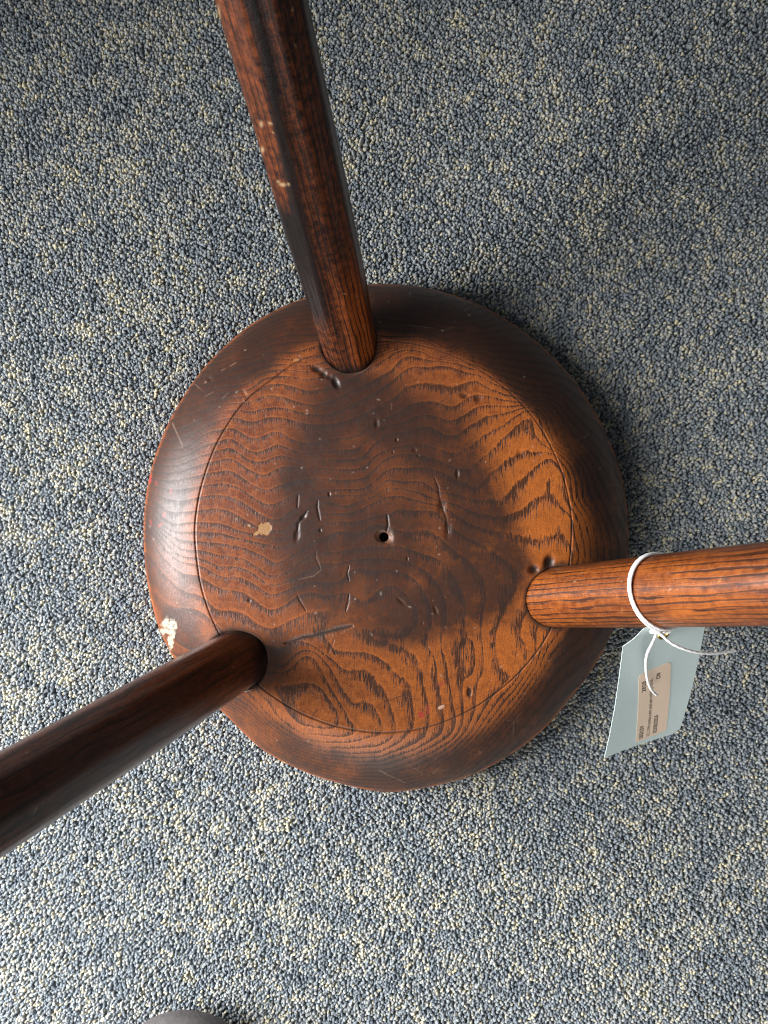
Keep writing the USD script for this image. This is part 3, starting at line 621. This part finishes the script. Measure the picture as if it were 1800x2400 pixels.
# ---------------------------------------------------------------- legs
def leg(index, lg, name, label):
    A, D = lg["A"], lg["dir"]
    s0, s1 = -.014, .335
    if index == 1: s1 = .33
    ns, na = 420, 200
    s = np.linspace(s0, s1, ns)
    e1 = np.cross(D, [0, 0, 1.0]); e1 /= np.linalg.norm(e1)
    e2 = np.cross(e1, D)                          # towards the lens side of the leg
    a = np.linspace(0, 2*np.pi, na, endpoint=False)
    S, AN = np.meshgrid(s, a, indexing="ij")
    rs = np.array(lg["r"])
    r = np.interp(s, rs[:, 0], rs[:, 1])
    r = gaussian_filter(r, 12)
    r = r[:, None]*np.ones((1, na))
    k = {0: .024, 1: .007, 2: .013}[index]
    r = r*(1 + k*np.cos(9*AN + 1.3*index + 5*S) + {0: .05, 1: .018, 2: .022}[index]*(vn(np.cos(AN)*3 + 7*index, np.sin(AN)*3 + S*18, 1.0, seed=index + 100) - .5))
    end = smoothstep(S, s1 - .006, s1)            # eased foot
    r = r*(1 - .12*end)
    Pt = A + S[..., None]*D + r[..., None]*(np.cos(AN)[..., None]*e1 + np.sin(AN)[..., None]*e2)
    dd = H - Pt[..., 2]
    px, py = 900 + F*Pt[..., 0]/dd, 1200 - F*Pt[..., 1]/dd
    c = AN*.017
    x = np.cos(AN)*.017; y = np.sin(AN)*.017
    wob = .9*(vn(c*60, S*9, 1.0, seed=7 + index) - .5) + .5*(vn(c*140, S*30, 1.0, seed=17 + index) - .5)
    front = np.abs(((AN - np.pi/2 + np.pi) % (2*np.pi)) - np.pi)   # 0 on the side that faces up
    if index == 0:
        G = c*330 + 1.6*wob
        hue = .42 + .5*(vn(c*110, S*16, 1.0, seed=3) - .5)
        across = np.cos(AN)
        # position along the visible side: lower part worn to orange, dark old finish along one flank
        flank = across*(-1 if e1[0] > 0 else 1)   # +1 on the left flank
        low = smoothstep(-S, -.090, -.035)
        hue = hue - .26 + .80*low*smoothstep(-flank, -.35, .25)
        band_c = np.interp(S, [.0, .03, .06, .10, .14, .18, .34], [.55, .55, .55, .46, .36, .24, .10])
        stain = .95*np.exp(-((flank - band_c + .25*(vn(c*80, S*14, 1.0, seed=4) - .5)) / .20)**2)*smoothstep(S, .004, .05)
        slate = smoothstep(flank, .30, .42)*smoothstep(S, .012, .05)*smoothstep(-S, -.135, -.115)
        stain = np.maximum(stain, .92*slate)
        red = smoothstep(flank - band_c, .14, .24)*smoothstep(S, .095, .12)
        hue = np.where(red > .3, .30 + .4*(vn(c*90, S*30, 1.0, seed=5) - .5), hue); stain = stain*(1 - .85*red)
        rightside = smoothstep(-flank, .55, .9)
        stain = np.maximum(stain, .40*rightside)
    elif index == 1:
        G = c*300 + 1.5*wob
        hue = .50 + 1.1*(vn(c*120, S*18, 1.0, seed=3) - .5)
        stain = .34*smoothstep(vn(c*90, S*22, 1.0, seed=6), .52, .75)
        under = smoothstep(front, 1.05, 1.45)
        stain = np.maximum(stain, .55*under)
    else:
        G = c*210 + 2.2*wob
        hue = .45 + .9*(vn(c*80, S*12, 1.0, seed=3) - .5)
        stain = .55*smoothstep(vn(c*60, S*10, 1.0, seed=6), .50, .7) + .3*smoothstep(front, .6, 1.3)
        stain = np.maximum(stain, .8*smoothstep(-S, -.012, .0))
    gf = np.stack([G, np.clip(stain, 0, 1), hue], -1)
    ma = np.zeros(S.shape); mk = np.zeros(S.shape + (3,))
    r_ = np.random.default_rng(40 + index)
    chips = []
    for _ in range({0: 26, 1: 34, 2: 12}[index]):
        chips.append((r_.uniform(0, .2), r_.uniform(.1, 3.04), r_.uniform(.0002, .00045), r_.uniform(.0004, .0017), r_.uniform(-.9, .9), r_.uniform(.25, .8)))
    for cs, ca, w, l, sk, al in chips:
        ds, dc = S - cs, (AN - ca)*.017
        dc2, ds2 = dc*math.cos(sk) - ds*math.sin(sk), dc*math.sin(sk) + ds*math.cos(sk)
        m = al*np.exp(-((dc2/w)**2 + (ds2/l)**2)**1.5)
        take = m > ma
        col = (.46, .27, .13) if r_.uniform() < .65 else (.015, .01, .008)
        mk = np.where(take[..., None], np.array(col), mk); ma = np.maximum(ma, m)
        r = r - .00010*(m/al)
    if index == 0:                                # bare chips on the dark flank, and the black end ring
        for x0, y0, rx, ry in [(633,289,5,3),(615,351,4,7),(612,291,4,7),(662,433,8,4),(652,426,4,3),(512,40,4,25),(676,432,3,3)]:
            m = .70*np.exp(-(((px - x0)/rx)**2 + ((py - y0)/ry)**2)**1.5)*(front < 1.9)
            take = m > ma; mk = np.where(take[..., None], np.array((.50, .32, .17)), mk); ma = np.maximum(ma, m)
        m = .85*smoothstep(-S, .001, .0085)*smoothstep(-np.abs(front), -3.2, -1.8)
        take = m > ma; mk = np.where(take[..., None], np.array((.008, .006, .006)), mk); ma = np.maximum(ma, m)
    r = r - (.00016*np.clip(ma, 0, 1) if index == 0 else 0)
    Pt = A + S[..., None]*D + r[..., None]*(np.cos(AN)[..., None]*e1 + np.sin(AN)[..., None]*e2)
    lc = np.stack([c, S, np.full(S.shape, .37*index)], -1)
    i, j = np.meshgrid(np.arange(ns - 1), np.arange(na), indexing="ij"); j2 = (j + 1) % na
    qd = np.stack([i*na + j, i*na + j2, (i+1)*na + j2, (i+1)*na + j], -1).reshape(-1, 4)
    V = np.vstack([Pt.reshape(-1, 3), A + D*s0, A + D*s1])
    k = np.arange(na); k2 = (k + 1) % na
    Fc = np.vstack([qd[:, [0, 1, 2]], qd[:, [0, 2, 3]], np.stack([np.full(na, len(V)-2), k2, k], 1), np.stack([np.full(na, len(V)-1), (ns-1)*na + k, (ns-1)*na + k2], 1)])
    e = V[Fc]; 
    nrm = np.cross(e[0, 1]-e[0, 0], e[0, 2]-e[0, 0])
    if nrm @ (e[0, 0] - (A + D*s0)) < 0:
        Fc = Fc[:, ::-1]
    g = put("milking_stool/" + name, (V, Fc), lg["mat"], smooth=True, attrs={"gf": pad(gf, 2), "lc": pad(lc, 2), "ma": pad(ma, 2), "mk": pad(mk, 2)})
    tag(g, label)
    return dict(e1=e1, e2=e2)


frames = [leg(0, LEGS[0], "leg", "blackened leg rising to the top of the picture, worn orange at its base"),
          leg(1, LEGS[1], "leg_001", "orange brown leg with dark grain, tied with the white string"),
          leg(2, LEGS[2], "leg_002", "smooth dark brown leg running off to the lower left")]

# ---------------------------------------------------------------- hang tag
P0 = np.array([0.14073889, -0.0616, 0.108])
E1 = np.array([0.05598653, -0.82397425, -0.56385455]); E2 = np.array([0.94472111, 0.22644982, -0.23711286]); E3 = np.cross(E1, E2)
E3 = E3 if E3[2] > 0 else -E3
P0 = P0 - E3*.001
TL, TW = .0847, .0485


def on_tag(a, b, h=0.0):
    a, b, h = np.broadcast_arrays(np.asarray(a, float), np.asarray(b, float), np.asarray(h, float))
    bow = .0016*np.sin(np.clip(a / TL, 0, 1)*np.pi) + .0010*(b / .024)**2     # a card that has bent a little
    curl = .0008*np.exp(-((a + .004)**2 + (b + TW/2 - .006)**2) / .005**2)
    return P0 + a[..., None]*E1 + b[..., None]*E2 + (h + bow + curl)[..., None]*E3


def sheet(poly, h, thick, mat, path, step=.0015):
    """a flat piece of card laid on the tag's plane, with thickness"""
    x0, y0, x1, y1 = poly.bounds
    try:
        v2, f2 = trimesh.creation.triangulate_polygon(poly.segmentize(step), engine="earcut")
    except Exception:
        v2, f2 = trimesh.creation.triangulate_polygon(poly.segmentize(step), engine="triangle")
    m = trimesh.Trimesh(np.column_stack([v2, np.zeros(len(v2))]), f2, process=False).subdivide().subdivide()
    v2, f2 = m.vertices[:, :2], m.faces
    mm = trimesh.Trimesh(np.column_stack([v2, np.zeros(len(v2))]), f2)
    v2, f2 = mm.vertices[:, :2], mm.faces
    nb = trimesh.grouping.group_rows(mm.edges_sorted, require_count=1)
    eb = mm.edges[nb]
    n = len(v2)
    V = np.vstack([on_tag(v2[:, 0], v2[:, 1], h), on_tag(v2[:, 0], v2[:, 1], h - thick)])
    fl = f2
    p = V[f2[0]]
    if np.cross(p[1]-p[0], p[2]-p[0]) @ E3 < 0:
        fl = f2[:, ::-1]
    side = np.vstack([np.column_stack([eb[:, 0], eb[:, 0] + n, eb[:, 1] + n]), np.column_stack([eb[:, 0], eb[:, 1] + n, eb[:, 1]])])
    return put(path, (V, np.vstack([fl, fl[:, ::-1] + n, side])), mat, smooth=35)


ht = UsdGeom.Xform.Define(stage, "/World/hang_tag")
tag(ht, "pale blue card tag with a printed peach sticker, hanging under the right leg", "tag")
card = Polygon([(-.0085, -TW/2 + .0115), (-.0010, -TW/2), (TL, -TW/2), (TL, TW/2 - .004), (TL - .0035, TW/2), (-.001, TW/2), (-.0085, TW/2 - .0115)])
card = card.difference(Point(0, 0).buffer(.0022, 24))
sheet(card, 0.0, .00035, "tag_paper", "hang_tag/card")
aa = np.linspace(0, 2*np.pi, 40, endpoint=False)
rings = []
for rr, hh in ((.0021, -.0007), (.0021, .0004), (.0025, .00075), (.0031, .00075), (.0036, .0003), (.0036, -.0002)):
    rings.append(on_tag(rr*np.cos(aa), rr*np.sin(aa), hh))
V = np.vstack(rings); i, j = np.meshgrid(np.arange(5), np.arange(40), indexing="ij")
qd = np.stack([i*40 + j, i*40 + (j+1) % 40, (i+1)*40 + (j+1) % 40, (i+1)*40 + j], -1).reshape(-1, 4)
fc = np.vstack([qd[:, [0, 1, 2]], qd[:, [0, 2, 3]]])
mm = trimesh.Trimesh(V, fc, process=False)
if (mm.face_normals[90] @ E3) < 0:
    fc = fc[:, ::-1]
put("hang_tag/eyelet", (V, fc), "brass", smooth=40)
# sticker, a little askew on the card
sk = math.radians(7.5)
SL, SW = .0585, .0193
sc0 = np.array([.0514, .0015])
c_, s_ = math.cos(sk), math.sin(sk)
loc = lambda x, y: (sc0[0] + x*c_ - y*s_, sc0[1] + x*s_ + y*c_)
rp = Polygon([(-SL/2, -SW/2), (SL/2, -SW/2), (SL/2, SW/2), (-SL/2, SW/2)]).buffer(-.0022).buffer(.0022, 10)
rp = Polygon([loc(x, y) for x, y in rp.exterior.coords])
sheet(rp, .00018, .00016, "sticker_paper", "hang_tag/sticker")
# lettering reads from the tag's foot towards the eyelet, tops of the letters to the left edge
vs, fs, o = [], [], 0
for text, x, y, hgt, bold, width in [("183/139", .0275, -.0054, .0023, True, .0125), ("2828", -.0145, -.0054, .0023, True, .0085),
                                     ("(2). 19th century elm and ash milking stool.", .0275, -.0012, .0018, False, .0500), ("02/08/2026", .0270, .0033, .0023, True, .0165), ("CN", -.0200, .0033, .0023, True, .0045)]:
    m = meshkit.text_mesh(text, hgt, .00003, bold=bold)
    v = np.array(m.vertices); v[:, 0] *= width / max(v[:, 0].max(), 1e-6)
    a, b = loc(x - v[:, 0], y - v[:, 1])
    vs.append(on_tag(a, b, .00021 + v[:, 2])); fs.append(np.array(m.faces) + o); o += len(v)
put("hang_tag/sticker/lettering", (np.vstack(vs), np.vstack(fs)), "ink", smooth=False)

# ---------------------------------------------------------------- string tied round the leg and through the eyelet
tie = UsdGeom.Xform.Define(stage, "/World/tag_string")
tag(tie, "white cotton string looped round the right leg and knotted at the tag", "string")
A, D = LEGS[1]["A"], LEGS[1]["dir"]; e1, e2 = frames[1]["e1"], frames[1]["e2"]
side = -1 if (e1[1] > 0) else 1                  # the side of the leg towards the tag
RS = .00070
lr = .0181 + RS
al = np.linspace(0, 2*np.pi, 121)[:-1]
for k, (s0, sk0) in enumerate(((.0775, .0), (.0793, .0010))):
    s = s0 + sk0*np.cos(al) + .0006*np.sin(2*al + k)
    loop = A + s[:, None]*D + (lr + .00025*np.sin(3*al + k))[:, None]*(np.cos(al)[:, None]*e1 + np.sin(al)[:, None]*e2)
    put(f"tag_string/loop{'' if k == 0 else '_001'}", tube(loop, RS, closed=True, twist=900.0), "cotton", smooth=True)
K = ray(1537, 1477, .1155)                        # the knot
rk = np.linspace(0, 2*np.pi*1.94, 90)
kn = K + np.stack([.0019*np.cos(rk)*(1 + .25*np.sin(2.3*rk)), .0010*np.sin(1.5*rk), .0016*np.sin(rk) + .0006*np.cos(2.6*rk)], 1)
put("tag_string/knot", tube(kn, .00076, twist=900.0), "cotton", smooth=True)
zl = lambda px, py, h: ray(px, py, h)
t1 = spline([K, zl(1534, 1497, .1175), zl(1520, 1525, .1180), zl(1514, 1558, .112), zl(1518, 1595, .103), zl(1528, 1618, .097), zl(1539, 1629, .0935)], 90)
t2 = spline([K, zl(1552, 1490, .1180), zl(1570, 1505, .119), zl(1600, 1520, .119), zl(1640, 1530, .117), zl(1690, 1530, .113), zl(1724, 1525, .110)], 90)
put("tag_string/loose_end", tube(t1, RS, twist=900.0), "cotton", smooth=True)
put("tag_string/loose_end_001", tube(t2, RS, twist=900.0), "cotton", smooth=True)
eye = on_tag(0.0, 0.0)
t3 = spline([K + [.001, 0, -.0005], on_tag(-.0048, .0005, .0035), on_tag(-.0012, .0012, .0012), on_tag(.0, .0006, -.0015), on_tag(-.004, -.001, -.003), K + [.0005, .0005, -.002]], 60)
put("tag_string/eyelet_strand", tube(t3, RS*.85, twist=900.0), "cotton", smooth=True)

# ---------------------------------------------------------------- shoe whose toe just enters the picture
shoe = UsdGeom.Xform.Define(stage, "/World/shoe")
tag(shoe, "rounded dark grey shoe toe poking in at the lower edge of the carpet", "shoe")
tip = ray(432, 2374, .020)
ns, na = 130, 72
L = .285
s = np.linspace(0, 1, ns)**1.6
d = s*L
R0 = .046
toe = np.sqrt(np.clip(R0**2 - (R0 - np.minimum(d, R0))**2, 0, None))
half = np.where(d < R0, toe, np.interp(s, [.16, .22, .33, .5, .65, .8, .92, .98, 1], [.046, .0475, .0485, .042, .035, .036, .033, .018, .0]))
hgt = .020 + np.minimum(np.sqrt(np.clip(1 - (1 - np.minimum(d/.04, 1))**2, 0, None))*.024, 9) + np.interp(s, [0, .15, .33, .5, .65, .8, .92, .98, 1], [0, .002, .018, .036, .048, .048, .040, .02, -.02])
a = np.linspace(0, np.pi, na)
PTS = np.zeros((ns, na, 3))
for k in range(ns):
    cx, cz = np.cos(a), np.sin(a)
    PTS[k, :, 0] = tip[0] + half[k]*np.sign(cx)*np.abs(cx)**.8 + .006*s[k]
    PTS[k, :, 1] = tip[1] - d[k]
    PTS[k, :, 2] = .017 + (hgt[k] - .017)*np.abs(cz)**.75
i, j = np.meshgrid(np.arange(ns-1), np.arange(na-1), indexing="ij")
qd = np.stack([i*na + j, i*na + j + 1, (i+1)*na + j + 1, (i+1)*na + j], -1).reshape(-1, 4)
fc = np.vstack([qd[:, [0, 1, 2]], qd[:, [0, 2, 3]]])
mm = trimesh.Trimesh(PTS.reshape(-1, 3), fc, process=False)
if mm.face_normals[:, 2].mean() < 0:
    fc = fc[:, ::-1]
put("shoe/upper", (PTS.reshape(-1, 3), fc), "shoe_upper", smooth=True)
outline = Polygon(np.vstack([np.column_stack([tip[0] + half*1.0 + .006*s, tip[1] - s*L]), np.column_stack([tip[0] - half + .006*s, tip[1] - s*L])[::-1]])).buffer(.0008)
outline = outline.buffer(-.012)
sole = trimesh.creation.extrude_polygon(outline, .015, engine="earcut"); sole.apply_translation([0, 0, .003])
put("shoe/sole", sole, "shoe_sole", smooth=30)
